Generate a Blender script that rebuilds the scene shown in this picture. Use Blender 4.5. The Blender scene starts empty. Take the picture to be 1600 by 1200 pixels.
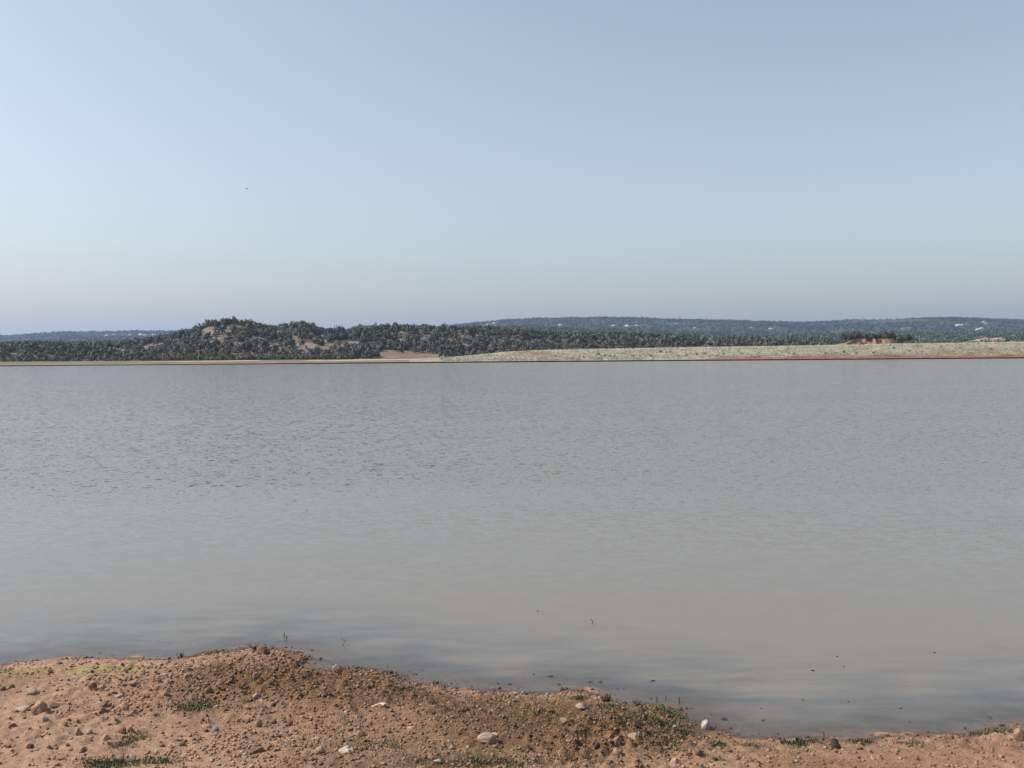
import bpy, math, random
import numpy as np

random.seed(7)
RNG = np.random.default_rng(11)
SC = bpy.context.scene
COL = SC.collection

# ------------------------------------------------------------------ camera
F = 1555.0                                   # focal length in pixels of the 1600 px wide photograph
CAM = np.array([0.0, 0.0, 3.0])              # eye height above the water
PITCH = math.atan(51.0 / F)
ROLL = 0.0078
_f = np.array([0, math.cos(PITCH), -math.sin(PITCH)])
_r = np.array([1.0, 0, 0]); _u = np.array([0, math.sin(PITCH), math.cos(PITCH)])
R_ = math.cos(ROLL) * _r - math.sin(ROLL) * _u
U_ = math.sin(ROLL) * _r + math.cos(ROLL) * _u
cam = bpy.data.cameras.new('camera'); cam.sensor_width = 36.0; cam.lens = 36.0 * F / 1600.0
cam.clip_start = 0.1; cam.clip_end = 30000
cam_ob = bpy.data.objects.new('camera', cam); COL.objects.link(cam_ob)
from mathutils import Matrix, Vector
M = Matrix.Identity(4)
for i in range(3):
    M[i][0] = R_[i]; M[i][1] = U_[i]; M[i][2] = -_f[i]; M[i][3] = CAM[i]
cam_ob.matrix_world = M
SC.camera = cam_ob

# ------------------------------------------------------------------ sky and sun
SUN_EL, SUN_AZ = math.radians(45), math.radians(-88)     # azimuth from +Y (view direction), negative = left
world = bpy.data.worlds.new('World'); SC.world = world; world.use_nodes = True
wn = world.node_tree.nodes; wl = world.node_tree.links
sky = wn.new('ShaderNodeTexSky'); sky.sky_type = 'NISHITA'; sky.sun_disc = False
sky.sun_elevation = SUN_EL; sky.sun_rotation = SUN_AZ
sky.altitude = 500; sky.air_density = 1.05; sky.dust_density = 3.3; sky.ozone_density = 0.6
hs = wn.new('ShaderNodeHueSaturation'); hs.inputs['Hue'].default_value = .486; hs.inputs['Saturation'].default_value = .72
wl.new(sky.outputs[0], hs.inputs['Color']); wl.new(hs.outputs[0], wn['Background'].inputs[0]); wn['Background'].inputs[1].default_value = 0.12
sun = bpy.data.lights.new('sun', 'SUN'); sun.energy = 4.5; sun.angle = math.radians(0.53); sun.color = (1.0, 0.94, 0.86)
sun_ob = bpy.data.objects.new('sun', sun); COL.objects.link(sun_ob)
sd_ = Vector((math.cos(SUN_EL) * math.sin(SUN_AZ), math.cos(SUN_EL) * math.cos(SUN_AZ), math.sin(SUN_EL)))
sun_ob.rotation_euler = sd_.to_track_quat('Z', 'Y').to_euler()
SC.view_settings.view_transform = 'Standard'; SC.view_settings.look = 'None'
SC.view_settings.gamma = 1.0; SC.view_settings.use_curve_mapping = False
SC.view_settings.exposure = 0.42
SC.cycles.volume_bounces = 0
SC.cycles.max_bounces = 6

# ------------------------------------------------------------------ helpers
def ray(px, py):
    return _f + ((px - 800.0) / F) * R_ + ((600.0 - py) / F) * U_

def on_level(px, py, z=0.0):
    d = ray(px, py); t = (z - CAM[2]) / d[2]
    return CAM + t * d

def at_depth(px, py, Y):
    d = ray(px, py)
    return CAM + d * (Y / d[1])

def hsh(ix, iy, seed):
    h = (ix.astype(np.int64) * 374761393 + iy.astype(np.int64) * 668265263 + seed * 982451653) & 0xFFFFFFFF
    h = ((h ^ (h >> 13)) * 1274126177) & 0xFFFFFFFF
    h = h ^ (h >> 16)
    return (h & 0xFFFFFF) / float(0xFFFFFF)

def vnoise(x, y, seed=0):
    x = np.asarray(x, float); y = np.asarray(y, float)
    ix = np.floor(x); iy = np.floor(y); fx = x - ix; fy = y - iy
    fx = fx * fx * fx * (fx * (fx * 6 - 15) + 10); fy = fy * fy * fy * (fy * (fy * 6 - 15) + 10)
    a = hsh(ix, iy, seed); b = hsh(ix + 1, iy, seed); c = hsh(ix, iy + 1, seed); d = hsh(ix + 1, iy + 1, seed)
    return (a * (1 - fx) + b * fx) * (1 - fy) + (c * (1 - fx) + d * fx) * fy

def fbm(x, y, seed=0, octaves=4):
    s = 0.0; amp = 0.5; tot = 0.0
    for o in range(octaves):
        s = s + amp * vnoise(x * 2 ** o + 17.3 * o, y * 2 ** o - 9.1 * o, seed + o); tot += amp; amp *= 0.5
    return s / tot

def sstep(a, b, x):
    t = np.clip((x - a) / (b - a), 0, 1); return t * t * (3 - 2 * t)

def mesh_np(name, verts, faces, mat=None, cols=None, smooth=False, attrs=None):
    """faces: (n,3) or (n,4) int array; cols: per-vertex rgb"""
    me = bpy.data.meshes.new(name)
    verts = np.ascontiguousarray(verts, np.float32); faces = np.ascontiguousarray(faces, np.int32)
    k = faces.shape[1]
    me.vertices.add(len(verts)); me.vertices.foreach_set('co', verts.ravel())
    me.loops.add(faces.size); me.loops.foreach_set('vertex_index', faces.ravel())
    me.polygons.add(len(faces)); me.polygons.foreach_set('loop_start', np.arange(0, faces.size, k, dtype=np.int32))
    if smooth: me.polygons.foreach_set('use_smooth', np.ones(len(faces), bool))
    if cols is not None:
        a = me.color_attributes.new('Col', 'FLOAT_COLOR', 'POINT')
        c = np.ones((len(verts), 4), np.float32); c[:, :3] = cols; a.data.foreach_set('color', c.ravel())
    for n, v in (attrs or {}).items():
        a = me.attributes.new(n, 'FLOAT', 'POINT'); a.data.foreach_set('value', np.ascontiguousarray(v, np.float32))
    me.update(calc_edges=True); me.validate()
    if mat: me.materials.append(mat)
    return me

def link(name, me, parent=None, loc=None, kind=None, label=None, cat=None, group=None):
    o = bpy.data.objects.new(name, me); COL.objects.link(o)
    if parent: o.parent = parent
    if loc is not None: o.location = loc
    if kind: o['kind'] = kind
    if label: o['label'] = label
    if cat: o['category'] = cat
    if group: o['group'] = group
    return o

def grid_faces(nr, nc):
    i = np.arange(nr - 1)[:, None] * nc + np.arange(nc - 1)[None, :]
    return np.stack([i, i + 1, i + nc + 1, i + nc], -1).reshape(-1, 4)

def spaced(lo_out, lo, hi, hi_out, step, grow=1.18):
    core = np.arange(lo, hi + step * .5, step); a = []; s = step; p = lo
    while p > lo_out:
        s *= grow; p -= s; a.append(p)
    b = []; s = step; p = core[-1]
    while p < hi_out:
        s *= grow; p += s; b.append(p)
    return np.array(a[::-1] + list(core) + b)

# ------------------------------------------------------------------ materials
def new_mat(name):
    m = bpy.data.materials.new(name); m.use_nodes = True
    n = m.node_tree.nodes; l = m.node_tree.links
    return m, n, l, n['Principled BSDF']

def noise(n, l, scale, detail=4, rough=.6, vec=None):
    t = n.new('ShaderNodeTexNoise'); t.inputs['Scale'].default_value = scale
    t.inputs['Detail'].default_value = detail; t.inputs['Roughness'].default_value = rough
    if vec is not None: l.new(vec, t.inputs['Vector'])
    return t

def attr_col_mat(name, nscale, amt=.35, rough=.9, bump=0.0, bscale=60.0, src='Col', spec=.25, bdist=.01, trans=0.0):
    """base colour from the object's colour attribute (or object colour), broken up by noise"""
    m, n, l, b = new_mat(name)
    if src == 'Col':
        a = n.new('ShaderNodeAttribute'); a.attribute_name = 'Col'; c = a.outputs['Color']
    else:
        a = n.new('ShaderNodeObjectInfo'); c = a.outputs['Color']
    tc = n.new('ShaderNodeTexCoord')
    t = noise(n, l, nscale, 5, .65, tc.outputs['Object'])
    mr = n.new('ShaderNodeMapRange'); mr.inputs['From Min'].default_value = .25; mr.inputs['From Max'].default_value = .75
    mr.inputs['To Min'].default_value = 1 - amt; mr.inputs['To Max'].default_value = 1 + amt
    l.new(t.outputs['Fac'], mr.inputs['Value'])
    mx = n.new('ShaderNodeVectorMath'); mx.operation = 'SCALE'
    l.new(c, mx.inputs[0]); l.new(mr.outputs[0], mx.inputs['Scale'])
    l.new(mx.outputs[0], b.inputs['Base Color'])
    b.inputs['Roughness'].default_value = rough; b.inputs['Specular IOR Level'].default_value = spec
    if bump:
        t2 = noise(n, l, bscale, 6, .7, tc.outputs['Object'])
        bp = n.new('ShaderNodeBump'); bp.inputs['Strength'].default_value = bump; bp.inputs['Distance'].default_value = bdist
        l.new(t2.outputs['Fac'], bp.inputs['Height']); l.new(bp.outputs[0], b.inputs['Normal'])
    return m

M_SOIL = attr_col_mat('soil', 14, .3, .95, 1.0, 70, bdist=.02, spec=.15)
TINT = .70
M_GRAVEL = attr_col_mat('gravel', 60, .25, .9, .4, 200, bdist=.004)
M_STONE = attr_col_mat('stone', 40, .3, .85, .5, 120, src='obj', bdist=.004)
M_TERR = attr_col_mat('terrain', .35, .3, 1.0, spec=.1)
M_BANKFAR = attr_col_mat('embankment', 1.1, .3, 1.0, spec=.1)
M_LEAFS = attr_col_mat('foliage_mass', .3, .25, .9, spec=.2)
M_LEAF = attr_col_mat('foliage', 1.2, .3, .9, src='obj', spec=.2)
M_BARK = attr_col_mat('bark', 6, .3, .95, src='obj', spec=.1)
M_GRASS = attr_col_mat('grass', 20, .2, .7, spec=.3)
M_WOOD = attr_col_mat('driftwood', 50, .3, .9, src='obj')

# water: murky, tinted by silt, its opacity grows with depth; ripples tilt the surface normal
def water_material():
    m = bpy.data.materials.new('lake_water'); m.use_nodes = True
    n = m.node_tree.nodes; l = m.node_tree.links; n.clear()
    out = n.new('ShaderNodeOutputMaterial')
    geo = n.new('ShaderNodeNewGeometry')
    def mapped(sx, sy, rot=0.0):
        mp = n.new('ShaderNodeMapping'); mp.inputs['Scale'].default_value = (sx, sy, 1); mp.inputs['Rotation'].default_value = (0, 0, rot)
        l.new(geo.outputs['Position'], mp.inputs['Vector']); return mp.outputs[0]
    def mth(op, a, b=None, clamp=False):
        q = n.new('ShaderNodeMath'); q.operation = op; q.use_clamp = clamp
        for i, v in enumerate((a, b)):
            if v is None: continue
            if isinstance(v, (int, float)): q.inputs[i].default_value = v
            else: l.new(v, q.inputs[i])
        return q.outputs[0]
    sep = n.new('ShaderNodeSeparateXYZ'); l.new(geo.outputs['Position'], sep.inputs[0])
    n1 = noise(n, l, 1.0, 4, .6, mapped(4.0, 6.0, .14))
    n2 = noise(n, l, 1.0, 3, .6, mapped(11.0, 14.0, -.1))
    big = noise(n, l, 1.0, 3, .55, mapped(.035, .11, .18))
    def slope(tex):
        v = n.new('ShaderNodeVectorMath'); v.operation = 'SUBTRACT'; v.inputs[1].default_value = (.5, .5, .5)
        l.new(tex.outputs['Color'], v.inputs[0]); return v.outputs[0]
    def scale(v, s):
        q = n.new('ShaderNodeVectorMath'); q.operation = 'SCALE'; l.new(v, q.inputs[0])
        if isinstance(s, (int, float)): q.inputs['Scale'].default_value = s
        else: l.new(s, q.inputs['Scale'])
        return q.outputs[0]
    def add(a, b):
        q = n.new('ShaderNodeVectorMath'); q.operation = 'ADD'; l.new(a, q.inputs[0]); l.new(b, q.inputs[1]); return q.outputs[0]
    # sheltered near the shore, ruffled by the breeze further out
    wob = mth('ADD', sep.outputs['Y'], mth('MULTIPLY', mth('SUBTRACT', big.outputs['Fac'], .5), 14.0))
    ruf = n.new('ShaderNodeMapRange'); ruf.interpolation_type = 'SMOOTHSTEP'
    ruf.inputs['From Min'].default_value = 10.0; ruf.inputs['From Max'].default_value = 26.0
    ruf.inputs['To Min'].default_value = .12; ruf.inputs['To Max'].default_value = 1.0
    l.new(wob, ruf.inputs['Value'])
    gust = n.new('ShaderNodeMapRange'); gust.inputs['From Min'].default_value = .3; gust.inputs['From Max'].default_value = .7
    gust.inputs['To Min'].default_value = .75; gust.inputs['To Max'].default_value = 1.2
    l.new(big.outputs['Fac'], gust.inputs['Value'])
    amp = mth('MULTIPLY', ruf.outputs[0], gust.outputs[0])
    s = add(scale(slope(n1), mth('MULTIPLY', amp, .66)), scale(slope(n2), mth('MULTIPLY', amp, .50)))
    flat = n.new('ShaderNodeVectorMath'); flat.operation = 'MULTIPLY'; flat.inputs[1].default_value = (.7, 1, 0); l.new(s, flat.inputs[0])
    up = n.new('ShaderNodeVectorMath'); up.operation = 'ADD'; l.new(flat.outputs[0], up.inputs[0])
    cmb = n.new('ShaderNodeCombineXYZ'); cmb.inputs['Z'].default_value = 1.0; l.new(mth('MULTIPLY', amp, -.03), cmb.inputs['Y']); l.new(cmb.outputs[0], up.inputs[1])
    nm = n.new('ShaderNodeVectorMath'); nm.operation = 'NORMALIZE'; l.new(up.outputs[0], nm.inputs[0])
    N = nm.outputs[0]
    fr = n.new('ShaderNodeFresnel'); fr.inputs['IOR'].default_value = 1.33; l.new(N, fr.inputs['Normal'])
    gl = n.new('ShaderNodeBsdfGlossy'); gl.inputs['Roughness'].default_value = .07; l.new(N, gl.inputs['Normal'])
    df = n.new('ShaderNodeBsdfDiffuse')
    silt_sheen = noise(n, l, 1.0, 5, .6, mapped(1.1, 3.6, .1))
    st = n.new('ShaderNodeMapRange'); st.inputs['From Min'].default_value = .34; st.inputs['From Max'].default_value = .66
    l.new(silt_sheen.outputs['Fac'], st.inputs['Value'])
    dep = n.new('ShaderNodeAttribute'); dep.attribute_name = 'depth'
    deep = mth('MULTIPLY', dep.outputs['Fac'], 2.6, True)                    # open water evenly silty; shallows streaked by thinner silt and painted sky reflection
    sf = mth('ADD', deep, mth('MULTIPLY', mth('SUBTRACT', 1.0, deep), st.outputs[0]), True)
    cr = n.new('ShaderNodeMix'); cr.data_type = 'RGBA'; l.new(sf, cr.inputs['Factor'])
    cr.inputs['A'].default_value = (.090, .092, .095, 1); cr.inputs['B'].default_value = (.168, .152, .130, 1)
    l.new(cr.outputs['Result'], df.inputs['Color'])
    tr = n.new('ShaderNodeBsdfTransparent'); tr.inputs['Color'].default_value = (.93, .91, .89, 1)
    op = mth('SUBTRACT', 1.0, mth('POWER', 2.718, mth('MULTIPLY', dep.outputs['Fac'], -34.0)))
    body = n.new('ShaderNodeMixShader'); l.new(op, body.inputs[0]); l.new(tr.outputs[0], body.inputs[1]); l.new(df.outputs[0], body.inputs[2])
    fin = n.new('ShaderNodeMixShader'); l.new(fr.outputs[0], fin.inputs[0]); l.new(body.outputs[0], fin.inputs[1]); l.new(gl.outputs[0], fin.inputs[2])
    l.new(fin.outputs[0], out.inputs['Surface'])
    return m
M_WATER = water_material()

# ------------------------------------------------------------------ near shore
SHORE_PX = [(-150, 1050), (0, 1042), (30, 1034), (100, 1031), (200, 1030), (270, 1030), (300, 1026), (340, 1018), (400, 1013), (440, 1016), (462, 1022),
            (480, 1027), (500, 1028.5), (482, 1031), (468, 1036), (464, 1042), (476, 1047), (500, 1048), (530, 1045), (570, 1046), (600, 1049), (622, 1056),
            (640, 1066), (700, 1074), (760, 1081), (820, 1084), (850, 1081), (885, 1077), (920, 1083), (950, 1090), (962, 1099), (985, 1103), (1005, 1099),
            (1035, 1106), (1060, 1118), (1064, 1127), (1085, 1130), (1108, 1136), (1094, 1140), (1078, 1144), (1090, 1150), (1110, 1144), (1130, 1141),
            (1142, 1150), (1180, 1152), (1230, 1155), (1290, 1158), (1350, 1160), (1380, 1154), (1420, 1150), (1460, 1148), (1510, 1152), (1535, 1143),
            (1600, 1137), (1750, 1128)]
shore = [tuple(on_level(x, y)[:2]) for x, y in SHORE_PX]
shore = [(-2500, -300), (-60, 4), (-20, 8.2), (-9, 9.1)] + shore + [(10, 8.1), (20, 7), (60, 2), (2500, -300)]
shore = np.array(shore)
poly = np.vstack([shore, [[2500, -3000], [-2500, -3000]]])

def shore_sd(x, y):
    """signed distance to the water's edge, positive on land"""
    d = np.full(x.shape, 1e9)
    for (ax, ay), (bx, by) in zip(shore[:-1], shore[1:]):
        vx, vy = bx - ax, by - ay
        t = np.clip(((x - ax) * vx + (y - ay) * vy) / (vx * vx + vy * vy), 0, 1)
        d = np.minimum(d, np.hypot(x - ax - t * vx, y - ay - t * vy))
    ins = np.zeros(x.shape, bool)
    for (ax, ay), (bx, by) in zip(poly, np.roll(poly, -1, 0)):
        c = ((ay > y) != (by > y)) & (x < (bx - ax) * (y - ay) / ((by - ay) if by != ay else 1e-9) + ax)
        ins ^= c
    return np.where(ins, d, -d)

GX = spaced(-2400, -6.0, 6.0, 2400, .022); GY = spaced(-2400, 5.7, 10.9, 40, .022)
gx, gy = np.meshgrid(GX, GY)
SD = shore_sd(gx, gy)
jag = (fbm(gx * 5, gy * 5, 3, 3) - .5) * .16
SDj = SD + np.where(np.abs(SD) < 1.5, jag, 0)

def blob(px, py, rx, ry, x, y):
    """soft ellipse on the bank, centred where that pixel meets the ground, radii in photo pixels"""
    c = on_level(px, py, .08); s = c[1] / F
    return np.exp(-(((x - c[0]) / (rx * s)) ** 2 + ((y - c[1]) / (ry * s * c[1] / 2.9)) ** 2))

rough = np.clip(.35 + .8 * blob(440, 1060, 200, 40, gx, gy) + .9 * blob(960, 1150, 160, 45, gx, gy) + .4 * blob(700, 1100, 150, 30, gx, gy)
                + .35 * sstep(.55, .75, fbm(gx * 1.3, gy * 1.3, 21)), .3, 1.3)
land = np.clip(SDj, 0, None)
z_land = .045 * (1 - np.exp(-land / .16)) + .03 * np.minimum(land, 8) + .05 * blob(400, 1050, 130, 30, gx, gy) * sstep(0, .3, land) \
    + .05 * blob(960, 1130, 130, 30, gx, gy) * sstep(0, .3, land)
cl = fbm(gx * 14, gy * 14, 31, 3); cl2 = fbm(gx * 34, gy * 34, 41, 2)
z_land = z_land + sstep(0, .15, land) * rough * (.06 * (fbm(gx * 2.2, gy * 2.2, 51) - .5) + .11 * np.clip(cl - .5, -.08, .3) + .045 * (cl2 - .5))
z_land = z_land + np.where(gy < 5.6, (5.6 - np.clip(gy, -1, 5.6)) * .17, 0)
wat = np.clip(-SDj, 0, None)
z_wat = -.06 * wat - .045 * np.minimum(wat, 6) ** 2 + .03 * (fbm(gx * 4, gy * 4, 61) - .42) * np.exp(-wat / .5)
z_wat = np.where(wat > 0, z_wat, 0)
for mx_, my_, rx_, ry_, hh in ((1240, 1143, 16, 2.5, .03), (1447, 1147, 16, 2.5, .03), (1080, 1128, 18, 2, .02), (1165, 1148, 12, 2, .02)):
    z_wat = z_wat + hh * blob(mx_, my_, rx_, ry_ * 1.6, gx, gy) * (wat > 0)
GZ = np.where(SDj > 0, z_land, z_wat)

def bil(A, x, y):
    x = np.asarray(x, float); y = np.asarray(y, float)
    i = np.clip(np.searchsorted(GX, x) - 1, 0, len(GX) - 2); j = np.clip(np.searchsorted(GY, y) - 1, 0, len(GY) - 2)
    tx = np.clip((x - GX[i]) / (GX[i + 1] - GX[i]), 0, 1); ty = np.clip((y - GY[j]) / (GY[j + 1] - GY[j]), 0, 1)
    return (A[j, i] * (1 - tx) + A[j, i + 1] * tx) * (1 - ty) + (A[j + 1, i] * (1 - tx) + A[j + 1, i + 1] * tx) * ty

def on_bank(px, py):
    z = .05
    for _ in range(8):
        p = on_level(px, py, z); z = max(float(bil(GZ, p[0], p[1])), -.01)
    return np.array([p[0], p[1], z])

# soil colours: dry pinkish sand, darker red-brown earth, algae film, wet rim
def lerp(a, b, t): return a + (np.asarray(b) - a) * t[..., None]
ct = fbm(gx * .9, gy * .9, 71, 4)
col = np.zeros(gx.shape + (3,)) + np.array([.285, .180, .122])
brown = np.clip(.85 * blob(430, 1070, 210, 55, gx, gy) + .9 * blob(900, 1130, 330, 60, gx, gy) + .5 * (ct > .52) * sstep(.5, .65, ct), 0, 1)
col = lerp(col, [.150, .084, .048], brown)
olive = np.clip(.95 * blob(720, 1190, 170, 22, gx, gy) + .8 * blob(870, 1115, 150, 30, gx, gy) + .5 * blob(600, 1160, 90, 18, gx, gy), 0, 1) * sstep(.35, .6, fbm(gx * 7, gy * 7, 72, 3))
col = lerp(col, [.125, .088, .038], olive)
red = np.clip(.7 * blob(640, 1135, 70, 10, gx, gy) + .6 * blob(1450, 1180, 260, 30, gx, gy), 0, 1)
col = lerp(col, [.205, .105, .063], red)
alg = np.zeros(gx.shape)
for px, py, rx, ry, s_ in ((15, 1046, 44, 5.5, 1.1), (58, 1043, 28, 5, 1.0), (136, 1042, 32, 7.5, 1.2), (165, 1040, 22, 6, 1.05), (205, 1042, 32, 7.5, 1.0), (240, 1039, 28, 5, .8)):
    alg = np.maximum(alg, s_ * blob(px, py, rx, ry, gx, gy))
alg = sstep(.12, .75, alg * (.55 + .9 * fbm(gx * 9, gy * 22, 73, 3)))
col = lerp(col, [.20, .195, .07], alg * .62)
wet = 1 - sstep(.0, .09, SDj + (fbm(gx * 8, gy * 8, 74, 2) - .5) * .06)
col = lerp(col, [.10, .065, .05], wet * .75 * (SDj > -.06) )
mud = sstep(.03, .25, wat) * (.55 + .45 * sstep(.4, .6, fbm(gx * 1.5, gy * 4, 77, 3)))
col = lerp(col, [.17, .145, .125], mud)
fine = .82 + .36 * fbm(gx * 22, gy * 22, 75, 3)
col = col * fine[..., None] * 1.17
me = mesh_np('shore_ground', np.stack([gx, gy, GZ], -1).reshape(-1, 3), grid_faces(len(GY), len(GX)), M_SOIL, col.reshape(-1, 3), True)
link('ground', me, kind='structure', label='reddish brown bare earth bank along the near edge of the lake')

bedme = mesh_np('lake_bed', np.array([[-9000, -2500, -6], [9000, -2500, -6], [9000, 9000, -6], [-9000, 9000, -6]]), np.array([[0, 1, 2, 3]]), M_SOIL,
                np.tile([.25, .15, .1], (4, 1)))
link('lake_bed', bedme, kind='structure', label='silty red bed lying under the lake water')

WX = spaced(-1500, -6.0, 6.0, 1500, .05, 1.12); WY = spaced(4.0, 7.0, 11.5, 345, .05, 1.08)
wx, wy = np.meshgrid(WX, WY)
inner = (np.abs(wx) < 40) & (wy < 36)
depth = np.where(inner, np.clip(-bil(GZ, wx, wy), 0, None), 1.5)
me = mesh_np('lake_water', np.stack([wx, wy, np.zeros_like(wx)], -1).reshape(-1, 3), grid_faces(len(WY), len(WX)), M_WATER, None, True, {'depth': depth.ravel()})
link('lake_water', me, kind='structure', label='silty grey lake water with light wind ripples')

# ------------------------------------------------------------------ far terrain
def prof(pts, Y):
    P = [at_depth(px, py, Y) for px, py in pts]
    X = np.array([p[0] for p in P]); Z = np.array([p[2] for p in P])
    return lambda x: np.interp(x, X, Z)
WL = [(-600, 575), (0, 571), (200, 569.6), (400, 567.9), (600, 566), (800, 564.3), (1000, 562.8), (1200, 561.4), (1400, 559.8), (1600, 558.2), (2300, 552.5)]
wlp = [on_level(*p) for p in WL]
W_line = lambda x: np.interp(x, [p[0] for p in wlp], [p[1] for p in wlp]) + 3 * (fbm(x * .03, x * 0 + .5, 81, 3) - .5)
Y1, Y2, Y3 = 480.0, 1250.0, 2800.0
h1 = prof([(-600, 549), (-200, 547), (0, 545), (60, 546.5), (120, 546.5), (200, 542), (260, 534), (300, 522), (325, 510), (360, 505), (400, 511), (430, 517), (450, 512),
           (470, 509), (500, 518), (540, 522), (580, 518), (640, 519), (700, 520.5), (780, 524), (850, 529), (1000, 532), (1150, 538), (1300, 545), (1900, 550)], Y1)
h2 = prof([(-600, 542), (0, 540), (300, 535), (600, 519), (720, 518), (850, 518), (1000, 521), (1200, 527), (1400, 528), (1600, 526), (2200, 523)], Y2)
h3 = prof([(-600, 535), (0, 529), (50, 526), (100, 522), (200, 520.5), (300, 519.5), (500, 518), (680, 513), (720, 509), (760, 505), (800, 502), (850, 500), (950, 500), (1000, 501),
           (1100, 503), (1200, 506), (1270, 508), (1300, 506.5), (1400, 503), (1480, 500), (1540, 501), (1600, 503), (1900, 512), (2300, 520)], Y3)

def H(x, y):
    x = np.asarray(x, float); y = np.asarray(y, float)
    a = x / y
    s = y - W_line(a * 300.0)
    base = np.clip(s, -30, 40) * .017 + np.clip(s - 40, 0, None) * .0018 + .25 * (fbm(x * .05, y * .05, 82, 3) - .5) * sstep(2, 30, s)
    t1 = sstep(345, Y1, y) * (1 - .75 * sstep(Y1, Y1 + 260, y))
    nz = (fbm(x * .022, y * .022, 83, 4) - .5)
    g1 = h1(a * Y1) * t1 + nz * 5 * sstep(350, 420, y) * (1 - sstep(440, 480, y) * .6)
    t2 = sstep(480, Y2, y) ** .8 * (1 - .7 * sstep(Y2, Y2 + 700, y))
    g2 = h2(a * Y2) * t2 + (fbm(x * .008, y * .008, 84, 4) - .5) * 8 * sstep(500, 900, y)
    t3 = sstep(1250, Y3, y) * (1 - .6 * sstep(Y3, Y3 + 1500, y))
    g3 = h3(a * Y3) * t3 + (fbm(x * .003, y * .003, 85, 4) - .5) * 22 * sstep(1400, 2200, y) * (1 - sstep(2500, 2800, y) * .8)
    return np.maximum(np.maximum(base, g1), np.maximum(g2, g3))

_ts = np.exp(np.linspace(math.log(300), math.log(5000), 1600))
def hit(px, py):
    """where a pixel's direction meets the far terrain"""
    d = ray(px, py); t = _ts / d[1]
    P = CAM[None] + t[:, None] * d[None]
    below = P[:, 2] < H(P[:, 0], P[:, 1])
    if not below.any(): return None
    k = int(np.argmax(below)); p = P[k]
    return np.array([p[0], p[1], float(H(p[0], p[1]))])

BARE = [(hit(px, py), w) for px, py, w in ((15, 545, 14), (118, 541, 20), (170, 543, 14), (240, 541, 16), (318, 514, 9), (332, 524, 14), (430, 516, 8), (440, 523, 12), (345, 541, 20), (400, 539, 18), (480, 541, 16), (560, 540, 14), (620, 537, 14), (665, 535, 12))]
BARE = [(p, w) for p, w in BARE if p is not None and p[1] < 560]
def bare(x, y):
    """patches of bare soil on the near hill"""
    g = np.zeros(np.shape(x))
    for p, w in BARE: g = np.maximum(g, np.exp(-(((x - p[0]) / (w * p[1] / F)) ** 2 + ((y - p[1]) / 11.0) ** 2)))
    return sstep(.25, .7, g * (.6 + .8 * fbm(np.asarray(x) * .12, np.asarray(y) * .12, 94, 3)))

A = np.linspace(-1.25, 1.25, 760)
TY = np.concatenate([np.linspace(272, 350, 40), np.linspace(354, 520, 60), np.exp(np.linspace(math.log(526), math.log(5200), 90))])
ta, ty_ = np.meshgrid(A, TY); tx_ = ta * ty_
tz = H(tx_, ty_)
s_ = ty_ - W_line(ta * 300)
tc_ = np.zeros(tx_.shape + (3,)) + np.array([.15, .115, .08])
tc_ = lerp(tc_, [.155, .128, .112], sstep(.42, .62, fbm(tx_ * .07, ty_ * .07, 91, 4)))          # bare pale pinkish soil on the slopes
tc_ = lerp(tc_, [.185, .157, .14], bare(tx_, ty_) * (ty_ < 600))
tc_ = lerp(tc_, [.040, .052, .036], sstep(560, 900, ty_) * .92)
low = 1 - sstep(42, 62, s_)
grass_c = np.zeros_like(tc_) + np.array([.15, .132, .088])
tc_ = lerp(tc_, grass_c * (.8 + .4 * fbm(tx_ * .12, ty_ * .12, 92, 3))[..., None] - tc_ * 0, low) if False else tc_ * (1 - low[..., None]) + grass_c * (.75 + .5 * fbm(tx_ * .12, ty_ * .12, 92, 3))[..., None] * low[..., None]
pxa = 800 + ta * F
sandband = sstep(26, 31, s_) * (1 - sstep(36, 40, s_)) * sstep(.38, .55, fbm(tx_ * .04, ty_ * .01, 93, 3))
tc_ = lerp(tc_, [.46, .39, .31], np.clip(sandband, 0, 1) * (pxa < 800) * sstep(200, 330, pxa))
redrim = (1 - sstep(3, 12, s_)) * sstep(250, 420, pxa)
tc_ = lerp(tc_, [.19, .11, .078], redrim)
redslope = np.exp(-(((pxa - 640) / 42) ** 2)) * sstep(38, 46, s_) * (1 - sstep(70, 90, s_))
tc_ = lerp(tc_, [.165, .102, .08], np.clip(redslope * 1.2, 0, 1))
me = mesh_np('far_terrain', np.stack([tx_, ty_, tz], -1).reshape(-1, 3), grid_faces(len(TY), len(A)), M_TERR, tc_.reshape(-1, 3), True)
link('far_hills', me, kind='structure', label='low scrub covered hills rising beyond the far shore')

# grassy embankment along the right of the far shore
crest = [(640, 561), (700, 558), (740, 554.5), (790, 549.5), (840, 547), (900, 545.3), (1000, 543.6), (1100, 542.2), (1200, 540.6), (1300, 538.8), (1400, 536.8), (1500, 535.2), (1600, 533.6), (1900, 529), (2300, 525)]
NS = 520; T = np.array([-.10, 0, .02, .05, .09, .13, .18, .24, .32, .42, .54, .68, .82, .93, 1.0, 1.1, 1.35, 1.9])
epx = np.linspace(640, 2250, NS)
ecz = np.interp(epx, [c[0] for c in crest], [at_depth(c[0], c[1], 330)[2] for c in crest])
ecz = np.maximum(ecz, .1) + .15 * (fbm(epx * .01, epx * 0, 95, 3) - .5) * sstep(780, 900, epx)
ex = np.zeros((NS, len(T))); ey = ex.copy(); ez = ex.copy(); ec = np.zeros((NS, len(T), 3))
cliff = .10 + .9 * sstep(1080, 1180, epx) * (.65 + .5 * fbm(epx * .012, epx * 0 + 3, 97, 3)) * (1 - .25 * sstep(1420, 1560, epx))
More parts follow.
